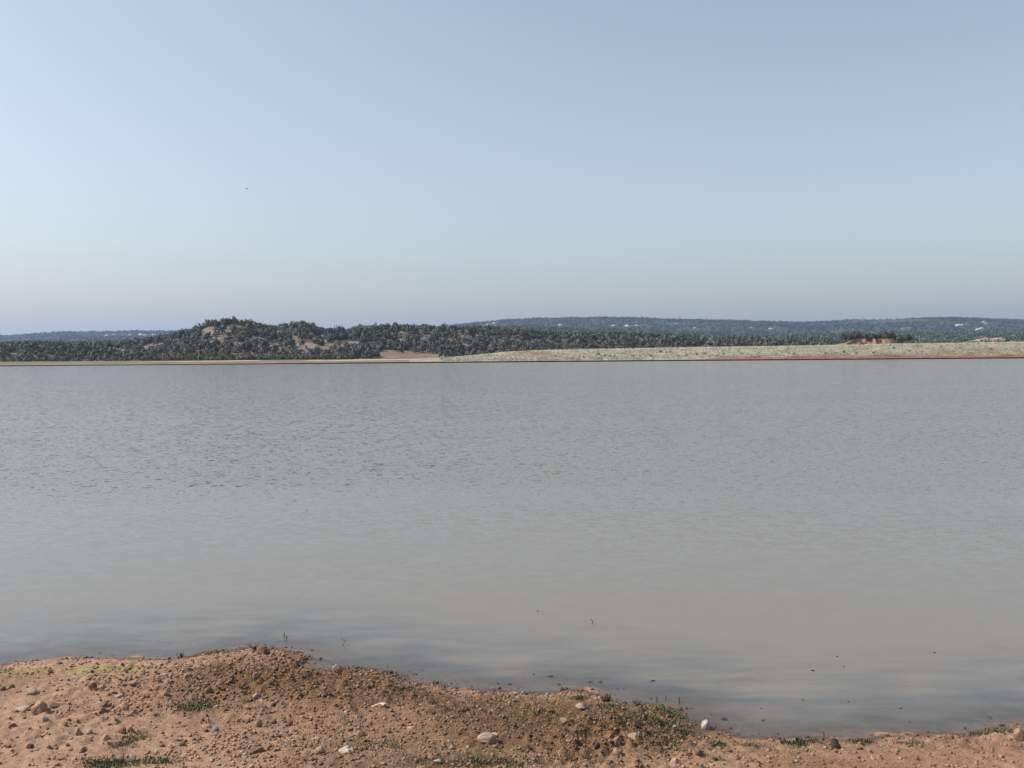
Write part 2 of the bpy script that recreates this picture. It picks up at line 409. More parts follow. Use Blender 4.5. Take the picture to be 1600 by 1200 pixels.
for j, t in enumerate(T):
    a = (epx - 800) / F
    w = W_line(a * 300) - 1.5
    yy = w + t * 26
    nzz = fbm(epx * .045, np.full(NS, t * 9), 96, 4)
    face = cliff * sstep(.0, .10, np.full(NS, t) + (nzz - .5) * .10) * .75
    body = face + (ecz - face) * np.clip((t - .10) / .9, 0, 1) ** .85
    z = np.where(t <= 0, -.35 + 0 * a, body) if t <= 1.0 else ecz - (t - 1.0) * np.where(t < 1.15, .2, 4.0)
    z = z + (nzz - .5) * .35 * (0 < t < 1) * sstep(700, 800, epx)
    x = a * yy
    ex[:, j] = x; ey[:, j] = yy; ez[:, j] = z
    g = np.array([.275, .255, .19])[None] * (.5 + .9 * fbm(epx * .06, np.full(NS, t * 14), 98, 4))[:, None]
    if t > .9: g = np.array([.32, .295, .20])[None] * np.ones((NS, 1))
    rd = np.array([.22, .108, .078])[None] * (.75 + .5 * nzz)[:, None]
    k = 1 - sstep(.09, .19, np.full(NS, t) + (nzz - .5) * .22 + .10 * (1 - sstep(1040, 1150, epx)))
    k2 = np.exp(-((epx - 838) / 34) ** 2) * (.45 < t < .95) * sstep(.4, .6, nzz) + .55 * sstep(1400, 1580, epx) * sstep(.5, .62, fbm(epx * .02, np.full(NS, t * 7), 99, 3)) * (t < .8)
    k = np.clip(k + k2, 0, 1)
    ec[:, j] = .88 * g * (1 - k[:, None]) + .88 * rd * k[:, None]
me = mesh_np('embankment', np.stack([ex, ey, ez], -1).reshape(-1, 3), grid_faces(NS, len(T))[:, ::-1], M_BANKFAR, ec.reshape(-1, 3), True)
link('embankment', me, kind='structure', label='long pale grassy embankment with red eroded foot on far shore')

def mound(name, px0, px1, ptop, pbot, Y, label, c1, seed, depth_=14):
    """an eroded bare bank: ridges and gullies on its front"""
    n1_, n2_ = 90, 26
    u = np.linspace(0, 1, n1_); v = np.linspace(0, 1, n2_)
    uu, vv = np.meshgrid(u, v)
    x0 = at_depth(px0, pbot, Y)[0]; x1 = at_depth(px1, pbot, Y)[0]
    zt = at_depth((px0 + px1) / 2, ptop, Y)[2]; zb = at_depth((px0 + px1) / 2, pbot, Y)[2] - 1.5
    lump = (.55 + .75 * fbm(uu * 5, uu * 0, seed, 3)) * np.clip(np.sin(uu * math.pi), 0, 1) ** .45
    gul = fbm(uu * 26, vv * 2.5, seed + 3, 3)
    prof_ = sstep(0, .45, vv + (gul - .5) * .35) * (1 - sstep(.7, 1, vv))
    z = zb + (zt - zb) * np.clip(lump, 0, 1.05) * prof_
    c = np.array(c1) * (.7 + .6 * gul)[..., None]
    me = mesh_np(name, np.stack([x0 + (x1 - x0) * uu, Y - depth_ / 2 + depth_ * vv, z], -1).reshape(-1, 3), grid_faces(n2_, n1_), M_BANKFAR, c.reshape(-1, 3), True)
    return link(name, me, kind='structure', label=label)
mound('earth_mound', 1302, 1432, 528.5, 538, 348, 'eroded red earth mound with bushes behind the embankment', [.23, .135, .095], 120)
mound('bare_bank', 1508, 1582, 526.5, 535, 620, 'pale bare bank showing in the woods behind the embankment', [.22, .165, .14], 131, 20)

# ------------------------------------------------------------------ stones
from mathutils import noise as mnoise
import bmesh
def rock_mesh(name, seed, dims, sub=2, facets=6, mat=M_STONE):
    """an angular stone: a sphere cut flat by a few planes, roughened, sitting with its foot sunk a little"""
    rg = random.Random(seed); bm = bmesh.new()
    bmesh.ops.create_icosphere(bm, subdivisions=sub, radius=1.0)
    pl = []
    for _ in range(facets):
        d = Vector((rg.uniform(-1, 1), rg.uniform(-1, 1), rg.uniform(-.5, 1))).normalized(); pl.append((d, rg.uniform(.55, .9)))
    for v in bm.verts:
        for d, k in pl:
            e = v.co.dot(d) - k
            if e > 0: v.co -= d * e
        v.co *= 1 + .22 * mnoise.noise(v.co * 1.7 + Vector((seed * 3.1, 0, 0)))
        v.co.x *= dims[0] / 1.8; v.co.y *= dims[1] / 1.8; v.co.z *= dims[2] / 1.6
    me = bpy.data.meshes.new(name); bm.to_mesh(me); bm.free(); me.materials.append(mat)
    return me

PALE = (.40, .30, .225); TAN = (.36, .24, .16); BRN = (.20, .12, .08); DARK = (.085, .06, .05); GREY = (.30, .26, .25); PINK = (.44, .27, .21); RED = (.34, .16, .10); WHITE = (.50, .43, .36)
# px, py (foot centre), width, height in photo pixels, colour, label
ROCKS = [
 (62, 1115, 23, 15, TAN, 'largest round tan boulder-like stone on the pale sandy bank'),
 (71, 1125, 8, 8, GREY, 'small purplish grey cube-like stone just below the largest round tan stone'),
 (52, 1084, 21, 9, PALE, 'pale wedge shaped stone lying alone between algae patch and round tan stone'),
 (36, 1109, 22, 5, PALE, 'flat pale slab of stone touching the largest round tan stone'),
 (41, 1104, 19, 3.5, BRN, 'thin dark flat stone behind the flat pale slab'),
 (86, 1104, 16, 5, BRN, 'flat dark brown stone beside the largest round tan stone'),
 (145, 1074, 12, 10, BRN, 'dark pointed wedge stone standing on open sand below the algae'),
 (161, 1079, 12, 8, PINK, 'pinkish lump stone next to the dark pointed wedge stone'),
 (178, 1082, 11, 4, TAN, 'thin tilted tan stone next to the pinkish lump stone'),
 (188, 1090, 15, 4.5, PALE, 'flat pale stone with dark underside in the stone scatter'),
 (164, 1103, 17, 7, BRN, 'broad dark brown stone in the middle of the sandy stone scatter'),
 (196, 1110, 10, 11, TAN, 'upright pointed tan stone beside the broad dark brown stone'),
 (160, 1114, 10, 8, BRN, 'blocky brown stone just below the broad dark brown stone'),
 (203, 1119, 11, 7, TAN, 'rounded tan stone at the foot of the upright pointed stone'),
 (78, 1050, 7, 4, BRN, 'small brown stone between the two algae patches'),
 (192, 1145, 11, 7, RED, 'reddish brick-like block stone above the strip of weeds'),
 (204, 1144, 8, 5, RED, 'small reddish stone leaning on the brick-like block stone'),
 (140, 1146, 11, 6, PALE, 'pale oval stone in the lower stone scatter'),
 (122, 1144, 12, 9, TAN, 'pale topped lump stone in the lower stone scatter'),
 (208, 1189, 10, 9, GREY, 'pale grey rounded stone beside the lowest weeds'),
 (60, 1152, 11, 3.5, BRN, 'thin dark stone lying on bare lower sand'),
 (20, 1138, 12, 7, BRN, 'dark crumbly clod cluster stone on the sand'),
 (47, 1168, 10, 5, BRN, 'small dark brown stone low on the bare sand'),
 (166, 1157, 9, 7, PALE, 'pale chunky stone just below the reddish block stone'),
 (226, 1055, 7, 5, BRN, 'small round brown stone below the algae edge'),
 (206, 1073, 15, 4.5, TAN, 'long low tan stone in the upper stone scatter'),
 (19, 1075, 10, 5, BRN, 'dark stone of the small row on the upper sand'),
 (4, 1078, 9, 5, BRN, 'dark stone ending the small row on the upper sand'),
 (110, 1172, 9, 4, TAN, 'low tan stone on the bare sand near the weeds'),
 (129, 1173, 9, 6, TAN, 'tan stone with pale cap on the bare sand near the weeds'),
 (293, 1058, 12, 7, TAN, 'smooth tan stone at the foot of the gravel spit'),
 (257, 1057, 15, 4.5, PALE, 'long flat pale stone between algae and gravel spit'),
 (259, 1086, 9, 6, TAN, 'squat tan stone halfway up to the gravel spit'),
 (326, 1083, 13, 8, BRN, 'dark brown stone above the round weed patch'),
 (326, 1130, 4.5, 8, PALE, 'small pale stone standing upright like a tooth'),
 (404, 1134, 11, 9, TAN, 'tan stone starting the row of three brown lumps'),
 (427, 1132, 10, 7, BRN, 'brown stone in the middle of the row of lumps'),
 (453, 1134, 10, 9, BRN, 'steep brown stone casting a shadow, last in the row of lumps'),
 (337, 1143, 11, 7, GREY, 'greyish crumbly stone in open pebbly ground'),
 (402, 1175, 18, 7, BRN, 'broad dark flat stone on pebbly ground low on the bank'),
 (284, 1165, 11, 6, BRN, 'dark brown stone beside a pale pebble low on the bank'),
 (339, 1028, 9, 3.5, PALE, 'pale flat stone on top edge of the gravel spit'),
 (400, 1061, 9, 8, PINK, 'pinkish stone set high on the gravel spit'),
 (400, 1091, 10, 6, PINK, 'pale pink stone on the lower flank of the gravel spit'),
 (411, 1021, 23, 10, BRN, 'big dark boulder-like lump at the tip of the gravel spit'),
 (398, 1016, 9, 5, DARK, 'black wet stone behind the dark lump at the spit tip'),
 (463, 1041, 9, 8, BRN, 'brown stone at the mouth of the small inlet'),
 (472, 1045, 7, 5, DARK, 'dark wet stone standing in the small inlet'),
 (527, 1050, 15, 10, TAN, 'tan lump stone on the gravel edge past the inlet'),
 (609, 1051, 9, 4, DARK, 'dark wet stone at the water edge past the tan lump'),
 (563, 1150, 13, 8, TAN, 'tan square block stone alone on bare red ground'),
 (541, 1175, 19, 8, WHITE, 'whitish wedge stone, brightest on the lower bank'),
 (501, 1173, 14, 7, PALE, 'pale stone beside the whitish wedge stone'),
 (643, 1140, 14, 5.5, PALE, 'pale stone with dark end on smooth red ground'),
 (762, 1158, 26, 10, PALE, 'large pale tan flat-topped stone on olive ground'),
 (771, 1162, 15, 7, GREY, 'grey stone tucked under the large pale flat-topped stone'),
 (773, 1148, 11, 3, WHITE, 'thin whitish chip behind the large pale flat-topped stone'),
 (818, 1085, 8, 5, GREY, 'small grey stone at the water edge with a white chip'),
 (805, 1085, 6, 4, WHITE, 'white chip stone at the very water edge'),
 (651, 1055, 5, 3, DARK, 'lone black pebble standing out of shallow water'),
 (706, 1170, 8, 4, PALE, 'small pale stone on olive ground'),
 (683, 1190, 13, 3, WHITE, 'thin white flake of stone in low weeds'),
 (908, 1107, 19, 8, PALE, 'pale orange flat stone near the weedy water edge'),
 (881, 1130, 13, 5, TAN, 'flat tan stone below the pale orange stone'),
 (952, 1152, 14, 9, RED, 'reddish rounded clod stone on rough ground'),
 (965, 1162, 11, 11, TAN, 'tan upright block stone next to the reddish clod stone'),
 (990, 1151, 19, 7, TAN, 'broad tan stone with dark hollow in front on rough ground'),
 (965, 1181, 14, 10, TAN, 'tan rounded stone below the upright block stone'),
 (933, 1169, 9, 8, DARK, 'dark round clod stone between two tan stones'),
 (930, 1184, 10, 5, BRN, 'brown flat clod stone low on rough ground'),
 (1103, 1138, 14, 12, WHITE, 'whitish round stone sitting at the water edge by the puddle'),
 (1057, 1199, 17, 12, PINK, 'pinkish square block stone on smooth lower ground'),
 (1091, 1179, 9, 7, BRN, 'dark brown stone on smooth ground below the puddle'),
 (1305, 1169, 13, 14, DARK, 'black pointed stone standing up on the red shore'),
 (1592, 1156, 18, 15, TAN, 'tall tan block stone on green algae rim'),
 (1487, 1156, 8, 5, BRN, 'small brown stone on the red shore rim'),
]
for i, (px, py, w, h, c, lab) in enumerate(ROCKS):
    p = on_bank(px, py); dist = math.hypot(p[1], 3.0); m_ = dist / F
    hw, hh = w * m_, h * m_
    me = rock_mesh('stone', i * 7 + 3, (hw, hw * random.uniform(.65, .95), hh * 1.35), 3 if w > 16 else 2, 3 if 'round' in lab else 6)
    o = link('stone', me, None, (p[0], p[1], p[2] + hh * .33), None, lab, 'stone')
    o.rotation_euler = (random.uniform(-.12, .12), random.uniform(-.15, .15), random.uniform(-.5, .5)); o.color = (c[0] * .70, c[1] * .70, c[2] * .70, 1)

# scatter of alike pebbles: individuals first, the rest as gravel
protos = [rock_mesh('pebble', 900 + k, (1, random.uniform(.6, .9), random.uniform(.4, .75)), 1, 6) for k in range(10)]
def px_of(x, y, z=.05):
    d = np.stack([x, y, z - CAM[2] + 0 * x], -1)
    w = d @ _f
    return 800 + F * (d @ R_) / w, 600 - F * (d @ U_) / w

def dens(x, y):
    sd = bil(SDj, x, y)
    px, py = px_of(x, y)
    d = .04 + .10 * sstep(200, 330, px) + .25 * sstep(.5, .7, fbm(x * 1.6, y * 1.6, 140, 3)) + .2 * sstep(250, 400, px)
    d = d + .95 * blob(430, 1048, 190, 22, x, y) + .6 * blob(330, 1065, 120, 25, x, y) + .55 * blob(180, 1110, 90, 16, x, y) + .35 * blob(600, 1070, 120, 18, x, y)
    d = d + .45 * blob(960, 1150, 130, 30, x, y) + .25 * blob(400, 1170, 150, 20, x, y)
    d = d * (1 - .55 * sstep(1060, 1140, px))
    rim = np.exp(-((sd - .04) / .09) ** 2)
    d = d + .55 * rim * (px > 290) * (px < 960) + .12 * rim
    d = np.where(sd < 0, .55 * np.exp(sd / .07) * (.35 + .65 * (px > 280) * (px < 700)), d)
    return np.clip(d, 0, 1)

def scatter(n, x0=-5.2, x1=5.2, y0=6.2, y1=10.5, rg=RNG, f=dens):
    out = []
    tot = 0
    while tot < n:
        x = rg.uniform(x0, x1, 40000); y = rg.uniform(y0, y1, 40000)
        k = rg.uniform(0, 1, 40000) < f(x, y); out.append(np.stack([x[k], y[k]], -1)); tot += k.sum()
    return np.concatenate(out)[:n]

def soil_tint(x, y, n, rg):
    sd = bil(SDj, x, y)
    base = np.array([.37, .215, .135])[None] * rg.uniform(.55, 1.35, (n, 1))
    u = rg.uniform(0, 1, n)
    base = np.where((u < .08)[:, None], np.array([.50, .38, .29])[None] * rg.uniform(.8, 1.15, (n, 1)), base)
    base = np.where((u > .9)[:, None], np.array([.18, .11, .085])[None] * rg.uniform(.7, 1.2, (n, 1)), base)
    w = (1 - sstep(.01, .10, sd))[:, None]
    base = base * TINT * (1 - .28 * bil(brown, x, y))[:, None]
    return base * (1 - w) + np.array([.085, .062, .05])[None] * rg.uniform(.6, 1.5, (n, 1)) * w

def vis(p):
    px, py = px_of(p[:, 0], p[:, 1]); return (px > 3) & (px < 1597) & (py < 1197)
P = scatter(900); P = P[vis(P)][:270]
tint = soil_tint(P[:, 0], P[:, 1], len(P), RNG)
sdP = bil(SDj, P[:, 0], P[:, 1])
for k, (x, y) in enumerate(P):
    z = max(float(bil(GZ, x, y)), -.012); s = random.uniform(.022, .05)
    pxk = px_of(np.array([x]), np.array([y]))[0][0]
    if sdP[k] < .05: lab, g = 'small dark wet pebble at the lake edge', 'wet pebbles along the water edge'
    elif pxk < 290: lab, g = 'small loose pebble scattered on the pale sandy bank', 'pebbles scattered on the sandy bank'
    elif pxk < 660: lab, g = 'small loose pebble lying among the gravel of the spit', 'pebbles among the spit gravel'
    elif pxk < 1090: lab, g = 'small clod-like pebble on the rough weedy ground', 'pebbles on the rough weedy ground'
    else: lab, g = 'small pebble on the smooth red shore past the puddle', 'pebbles on the smooth red shore'
    o = link('pebble', protos[k % 10], None, (x, y, z + s * .12), None, lab, 'pebble', g)
    o.scale = (s, s, s); o.rotation_euler = (random.uniform(-.3, .3), random.uniform(-.3, .3), random.uniform(0, 6.28)); o.color = (*tint[k], 1)

ICO = []
bm = bmesh.new(); bmesh.ops.create_icosphere(bm, subdivisions=1, radius=1.0); bm.verts.ensure_lookup_table()
ICO_V = np.array([v.co[:] for v in bm.verts]); ICO_F = np.array([[v.index for v in f.verts] for f in bm.faces]); bm.free()

def rotz(a):
    c, s = np.cos(a), np.sin(a); o = np.zeros_like(a); i = np.ones_like(a)
    return np.stack([np.stack([c, -s, o], -1), np.stack([s, c, o], -1), np.stack([o, o, i], -1)], -2)

def gravel(n, smin, smax, f=dens):
    P = scatter(n, f=f)
    z = np.maximum(bil(GZ, P[:, 0], P[:, 1]), -.012)
    s = smin * (smax / smin) ** (RNG.uniform(0, 1, n) ** 1.9)
    V = ICO_V[None] * RNG.uniform(.72, 1.2, (n, len(ICO_V), 1))
    V = V * (np.stack([RNG.uniform(.7, 1.2, n), RNG.uniform(.5, .9, n), RNG.uniform(.35, .75, n)], -1) * s[:, None] * .5)[:, None]
    V = V @ np.swapaxes(rotz(RNG.uniform(0, 6.28, n)), 1, 2)
    V = V + np.stack([P[:, 0], P[:, 1], z + s * .10], -1)[:, None]
    Fc = ICO_F[None] + (np.arange(n) * len(ICO_V))[:, None, None]
    C = np.repeat(soil_tint(P[:, 0], P[:, 1], n, RNG), len(ICO_V), 0)
    return V.reshape(-1, 3), Fc.reshape(-1, 3), C
v_, f_, c_ = gravel(int(21000 * 20 / len(ICO_F)) if len(ICO_F) > 40 else 24000, .010, .046)
link('gravel', mesh_np('gravel', v_, f_, M_GRAVEL, c_), kind='stuff', label='loose reddish gravel and crumbled earth clods on the bank')

# ------------------------------------------------------------------ weeds and grass on the bank
def blades(P, hmin, hmax, cA, cB, lean=.8, wd=.35):
    n = len(P); z = np.maximum(bil(GZ, P[:, 0], P[:, 1]), -.005)
    h = RNG.uniform(hmin, hmax, n); a = RNG.uniform(0, 6.28, n); w = h * RNG.uniform(.18, wd, n)
    d = np.stack([np.cos(a), np.sin(a)], -1); q = np.stack([-d[:, 1], d[:, 0]], -1); l_ = RNG.uniform(.1, lean, n) * h
    b = np.stack([P[:, 0], P[:, 1], z - .002], -1)
    def pt(k, side, up): 
        o = b.copy(); o[:, :2] += d * (l_ * k)[:, None] + q * (w * side)[:, None]; o[:, 2] += h * up; return o
    V = np.stack([pt(0, -.3, 0), pt(0, .3, 0), pt(.45, .5, .62), pt(1, 0, 1), pt(.45, -.5, .62)], 1)
    i = (np.arange(n) * 5)[:, None]
    Fc = np.concatenate([i + np.array([[0, 1, 2]]), i + np.array([[0, 2, 4]]), i + np.array([[4, 2, 3]])])
    t = RNG.uniform(0, 1, (n, 1)); c = np.array(cA)[None] * (1 - t) + np.array(cB)[None] * t
    dry = RNG.uniform(0, 1, (n, 1)) < .28; c = np.where(dry, np.array([.19, .135, .07])[None] * RNG.uniform(.6, 1.2, (n, 1)), c)
    return V.reshape(-1, 3), Fc, np.repeat(c, 5, 0)
def join(parts):
    off = 0; V = []; Fs = []; C = []
    for v, f, c in parts:
        V.append(v); Fs.append(f + off); C.append(c); off += len(v)
    return np.concatenate(V), np.concatenate(Fs), np.concatenate(C)
G1, G2, O1, O2 = (.055, .070, .030), (.092, .102, .048), (.085, .078, .036), (.135, .115, .06)
PATCH = [(297, 1103, 30, 9, 520, 0), (320, 1098, 18, 7, 180, 0), (192, 1163, 16, 12, 240, 0), (215, 1150, 20, 8, 120, 0), (165, 1194, 40, 9, 620, 0), (245, 1191, 40, 6, 260, 0), (630, 1081, 26, 8, 460, 1),
         (600, 1166, 60, 11, 260, 1), (690, 1186, 90, 16, 800, 1), (765, 1194, 60, 8, 520, 0), (840, 1116, 45, 16, 520, 1), (800, 1093, 90, 10, 520, 1), (905, 1091, 14, 4, 200, 0),
         (950, 1107, 22, 8, 360, 0), (1008, 1124, 34, 10, 560, 0), (1040, 1112, 26, 7, 380, 0), (1062, 1140, 20, 14, 420, 0), (1035, 1162, 35, 16, 420, 1), (1122, 1161, 11, 4, 160, 0), (1120, 1187, 10, 3, 60, 0),
         (1170, 1165, 22, 3, 80, 0), (1252, 1160, 32, 4.5, 520, 0), (1345, 1158, 17, 4, 260, 0), (1548, 1145, 34, 5, 460, 0), (1420, 1162, 22, 4, 90, 1), (478, 1058, 18, 4, 140, 0), (330, 1021, 26, 3, 160, 0),
         (890, 1185, 40, 8, 200, 1), (980, 1140, 60, 18, 300, 1), (545, 1125, 50, 14, 120, 1), (460, 1160, 60, 16, 110, 1), (730, 1110, 60, 14, 260, 1),
         (840, 1128, 140, 32, 3400, 1), (990, 1142, 75, 24, 2000, 1), (650, 1094, 80, 14, 900, 1), (720, 1190, 150, 13, 1500, 1), (500, 1062, 140, 20, 700, 1), (1300, 1170, 200, 12, 500, 1)]
parts = []
for px, py, rx, ry, n_, olive_ in PATCH:
    c = on_bank(px, py); s = c[1] / F
    n_ = int(n_ * 1.9); g = RNG.normal(0, .55, (n_, 2))
    P = np.stack([c[0] + g[:, 0] * rx * s, c[1] + g[:, 1] * ry * s * c[1] / 2.9], -1)
    k = bil(SDj, P[:, 0], P[:, 1]) > -.05
    P = P[k]
    if len(P): parts.append(blades(P, .006, .018 if n_ > 900 and olive_ else .028, O1 if olive_ else G1, O2 if olive_ else G2))
v_, f_, c_ = join(parts)
link('weeds', mesh_np('weeds', v_, f_, M_GRASS, c_), kind='stuff', label='short green weeds and grass growing in patches on the bank')

# dark dead weed clump by the water, twigs and stems standing in the shallows, floating bits
def tube(pts, r0, r1, sides=5):
    V = []; Fs = []
    pts = [Vector(p) for p in pts]
    for i, p in enumerate(pts):
        t = (pts[min(i + 1, len(pts) - 1)] - pts[max(i - 1, 0)]).normalized()
        a = t.orthogonal().normalized(); b = t.cross(a); r = r0 + (r1 - r0) * i / (len(pts) - 1)
        for k in range(sides):
            an = 6.2832 * k / sides; V.append(p + a * (r * math.cos(an)) + b * (r * math.sin(an)))
    for i in range(len(pts) - 1):
        for k in range(sides):
            k2 = (k + 1) % sides; Fs.append((i * sides + k, i * sides + k2, (i + 1) * sides + k2, (i + 1) * sides + k))
    return [tuple(v) for v in V], Fs
def py_mesh(name, V, Fs, mat):
    me = bpy.data.meshes.new(name); me.from_pydata(V, [], Fs); me.materials.append(mat); me.update(); return me
def merge(*ts):
    V = []; Fs = []
    for v, f in ts:
        o = len(V); V += v; Fs += [tuple(i + o for i in q) for q in f]
    return V, Fs

TWIGS = [(536, 1008, 12, 'bent forked twig standing alone in the shallows off the spit', 1), (444, 996, 8, 'thin upright stem standing in water off the spit tip', 0),
         (447.5, 999, 6, 'short stem paired with a taller one off the spit tip', 0), (925, 975, 8, 'faint bent twig standing far out in open water', 1),
         (1026, 1096, 7, 'dark stem poking from water by the weedy point', 0), (1040, 1093, 6, 'short dark stem just beyond the weedy point', 0), (1061, 1098, 9, 'thick dark stem standing clear of the weedy point', 0),
         (1287, 1152, 9, 'thick dark stem standing in water by the green weeds', 0), (964, 1098, 6, 'stem rising from water beside the dark weed clump', 0), (1034, 1108, 8, 'thin leaning stem on the weedy point', 0),
         (1254, 1095, 4, 'tiny stem tip in open water off the red shore', 0)]
for px, py, hpx, lab, bent in TWIGS:
    p = on_level(px, py, 0.0); h = hpx * p[1] / F
    if bent:
        ts = [tube([(-.2 * h, 0, -.02), (.05 * h, 0, .15 * h), (.25 * h, .02, .42 * h), (-.05 * h, 0, .75 * h), (-.15 * h, 0, 1.05 * h)], .0045, .0025), tube([(.25 * h, .02, .42 * h), (.3 * h, .03, .7 * h)], .003, .0015)]
    else:
        ts = [tube([(0, 0, -.02), (.04 * h, 0, .5 * h), (-.03 * h, .01, h)], .0055, .0028), tube([(.04 * h, 0, .5 * h), (.22 * h, .02, .78 * h)], .003, .0015)]
    o = link('twig', py_mesh('twig', *merge(*ts), M_WOOD), None, (p[0], p[1], 0), None, lab, 'twig'); o.color = (.05, .045, .04, 1)

p = on_bank(592, 1105); s = p[1] / F
V, Fs = merge(tube([(-15 * s, .01, -.004), (-6 * s, 0, .012), (3 * s, .005, .028), (10 * s, .0, .026), (14 * s, .01, .008)], .006, .014, 7), tube([(4 * s, 0, .026), (9 * s, -.03, .03)], .008, .004, 6))
o = link('driftwood', py_mesh('driftwood', V, Fs, M_WOOD), None, tuple(p), None, 'bleached crooked piece of driftwood lying on the red bank', 'driftwood'); o.color = (.52, .42, .32, 1)

def weed_clump(px, py, wpx, n_, lab, colr):
    p = on_bank(px, py); s = p[1] / F; rg = random.Random(px); ts = []
    for _ in range(n_):
        a = rg.uniform(0, 6.28); r = rg.uniform(0, .35) * wpx * s; h = rg.uniform(.35, .8) * wpx * s
        x, y = r * math.cos(a), r * math.sin(a)
        ts.append(tube([(x, y, -.01), (x * 1.3, y * 1.3, h * .5), (x * 1.9 + rg.uniform(-.01, .01), y * 1.9, h)], .004, .002, 4))
        for _k in range(3):
            lz = rg.uniform(.3, 1) * h; lx, ly = x * 1.4 + rg.uniform(-.015, .015), y * 1.4 + rg.uniform(-.015, .015); q = rg.uniform(.006, .012)
            an = rg.uniform(0, 6.28); dx, dy = math.cos(an) * q, math.sin(an) * q
            ts.append(([(lx - dx, ly - dy, lz), (lx + dy * .5, ly - dx * .5, lz + .004), (lx + dx, ly + dy, lz + q * .7), (lx - dy * .5, ly + dx * .5, lz + .004)], [(0, 1, 2, 3)]))
    o = link('weed_plant', py_mesh('weed_plant', *merge(*ts), M_WOOD), None, tuple(p), None, lab, 'weed'); o.color = (*colr, 1)
weed_clump(948, 1097, 17, 26, 'dark dead weed clump at the water edge', (.07, .045, .035))
weed_clump(283, 1029, 12, 14, 'small black weed tuft at the water where the spit begins', (.045, .04, .035))
weed_clump(878, 1081, 9, 14, 'low green weed sprout on the tip of the weedy rim', (.07, .10, .03))
weed_clump(995, 1103, 14, 18, 'brown tangled weed at the weedy point', (.13, .09, .05))

# floating flecks of debris
FL = [(176, 1025, 3), (488, 1016, 6), (470, 1013, 3), (456, 1012, 4), (840, 955, 4), (778, 1068, 5), (796, 1069, 10), (834, 1054, 4), (860, 1057, 12), (922, 1066, 8), (938, 1066, 8), (976, 1098, 9), (990, 1097, 5), (1020, 1064, 10),
      (1111, 1117, 3), (1131, 1123, 14), (1192, 1126, 6), (1189, 1107, 4), (1142, 1138, 7), (1270, 1048, 8), (1308, 1026, 4), (1326, 1097, 4), (1421, 1128, 4), (1460, 1020, 5), (1407, 1107, 5), (1508, 1138, 6), (1565, 1133, 12), (1590, 1132, 8),
      (921, 1073, 3), (965, 1077, 4), (974, 1077, 4), (1073, 1107, 6), (1080, 1107, 4), (1450, 1144, 5), (1318, 1042, 4), (660, 1048, 3), (705, 1068, 4), (715, 1068, 3)]
fl_protos = []
for k in range(4):
    rg = random.Random(k + 40); n_ = 9
    rim = [(math.cos(6.2832 * i / n_) * .5 * rg.uniform(.7, 1.1), math.sin(6.2832 * i / n_) * .4 * rg.uniform(.6, 1.1)) for i in range(n_)]
    V = [(x, y, .02 + rg.uniform(0, .06)) for x, y in rim] + [(x * .6, y * .6, .16 + rg.uniform(0, .12)) for x, y in rim] + [(0, 0, .2)] + [(x * .8, y * .8, -.08) for x, y in rim]
    Fs = [(i, (i + 1) % n_, n_ + (i + 1) % n_, n_ + i) for i in range(n_)] + [(n_ + i, n_ + (i + 1) % n_, 2 * n_) for i in range(n_)] + [(2 * n_ + 1 + i, 2 * n_ + 1 + (i + 1) % n_, (i + 1) % n_, i) for i in range(n_)]
    fl_protos.append(py_mesh('floating_fleck', V, Fs, M_WOOD))
for k, (px, py, w) in enumerate(FL):
    p = on_level(px, py, 0); s = max(w, 3) * p[1] / F
    o = link('floating_fleck', fl_protos[k % 4], None, (p[0], p[1], .001), None, 'tiny dark fleck of debris floating on the shallow water', 'debris', 'dark flecks floating near the shore')
    o.scale = (s, s * .8, min(s, .03)); o.rotation_euler.z = random.uniform(-.4, .4); o.color = (.05, .045, .04, 1)

# ------------------------------------------------------------------ trees on the far hills
def crown_tris(n, m, size, rg, lobes=3):
    """n crowns of m leaf-clump triangles in a unit dome, uneven lobes: returns (n, m, 3, 3)"""
    lc = rg.normal(0, .30, (n, lobes, 3)); lc[:, :, 2] = np.abs(lc[:, :, 2]) * .7 + .35; lr = rg.uniform(.38, .62, (n, lobes))
    pick = rg.integers(0, lobes, (n, m)); ii = np.arange(n)[:, None]
    d = rg.normal(0, 1, (n, m, 3)); d /= np.linalg.norm(d, axis=-1, keepdims=True); d[..., 2] = np.where(d[..., 2] < -.5, -d[..., 2], d[..., 2])
    c = lc[ii, pick] + d * (lr[ii, pick] * rg.uniform(.55, 1.05, (n, m)))[..., None]
    e = rg.normal(0, 1, (n, m, 3, 3)); e *= size * .8 / np.linalg.norm(e, axis=-1, keepdims=True)
    t = c[:, :, None] + e
    t[..., 2] = np.maximum(t[..., 2], .02)
    out = c - np.array([0, 0, .15]); gn = np.cross(t[:, :, 1] - t[:, :, 0], t[:, :, 2] - t[:, :, 0])
    fl = (gn * out).sum(-1) < 0
    t[fl] = t[fl][:, [0, 2, 1]]                              # clumps face outwards
    return t

def soften(me, t, w=.75):
    """leaf clumps shade with the roundness of their crown (t: n crowns, m clumps, 3 corners, xyz)"""
    gn = np.cross(t[:, :, 1] - t[:, :, 0], t[:, :, 2] - t[:, :, 0]); gn /= np.linalg.norm(gn, axis=-1, keepdims=True) + 1e-9
    ctr = t.mean((1, 2)); ctr[:, 2] = t[..., 2].min((1, 2)) + .25 * (t[..., 2].max((1, 2)) - t[..., 2].min((1, 2)))
    d = t.mean(2) - ctr[:, None]; d /= np.linalg.norm(d, axis=-1, keepdims=True) + 1e-9
    N = d * w + gn * (1 - w); N /= np.linalg.norm(N, axis=-1, keepdims=True) + 1e-9
    me.polygons.foreach_set('use_smooth', np.ones(len(me.polygons), bool))
    me.normals_split_custom_set_from_vertices(np.repeat(N.reshape(-1, 3), 3, 0).astype(np.float32).tolist())

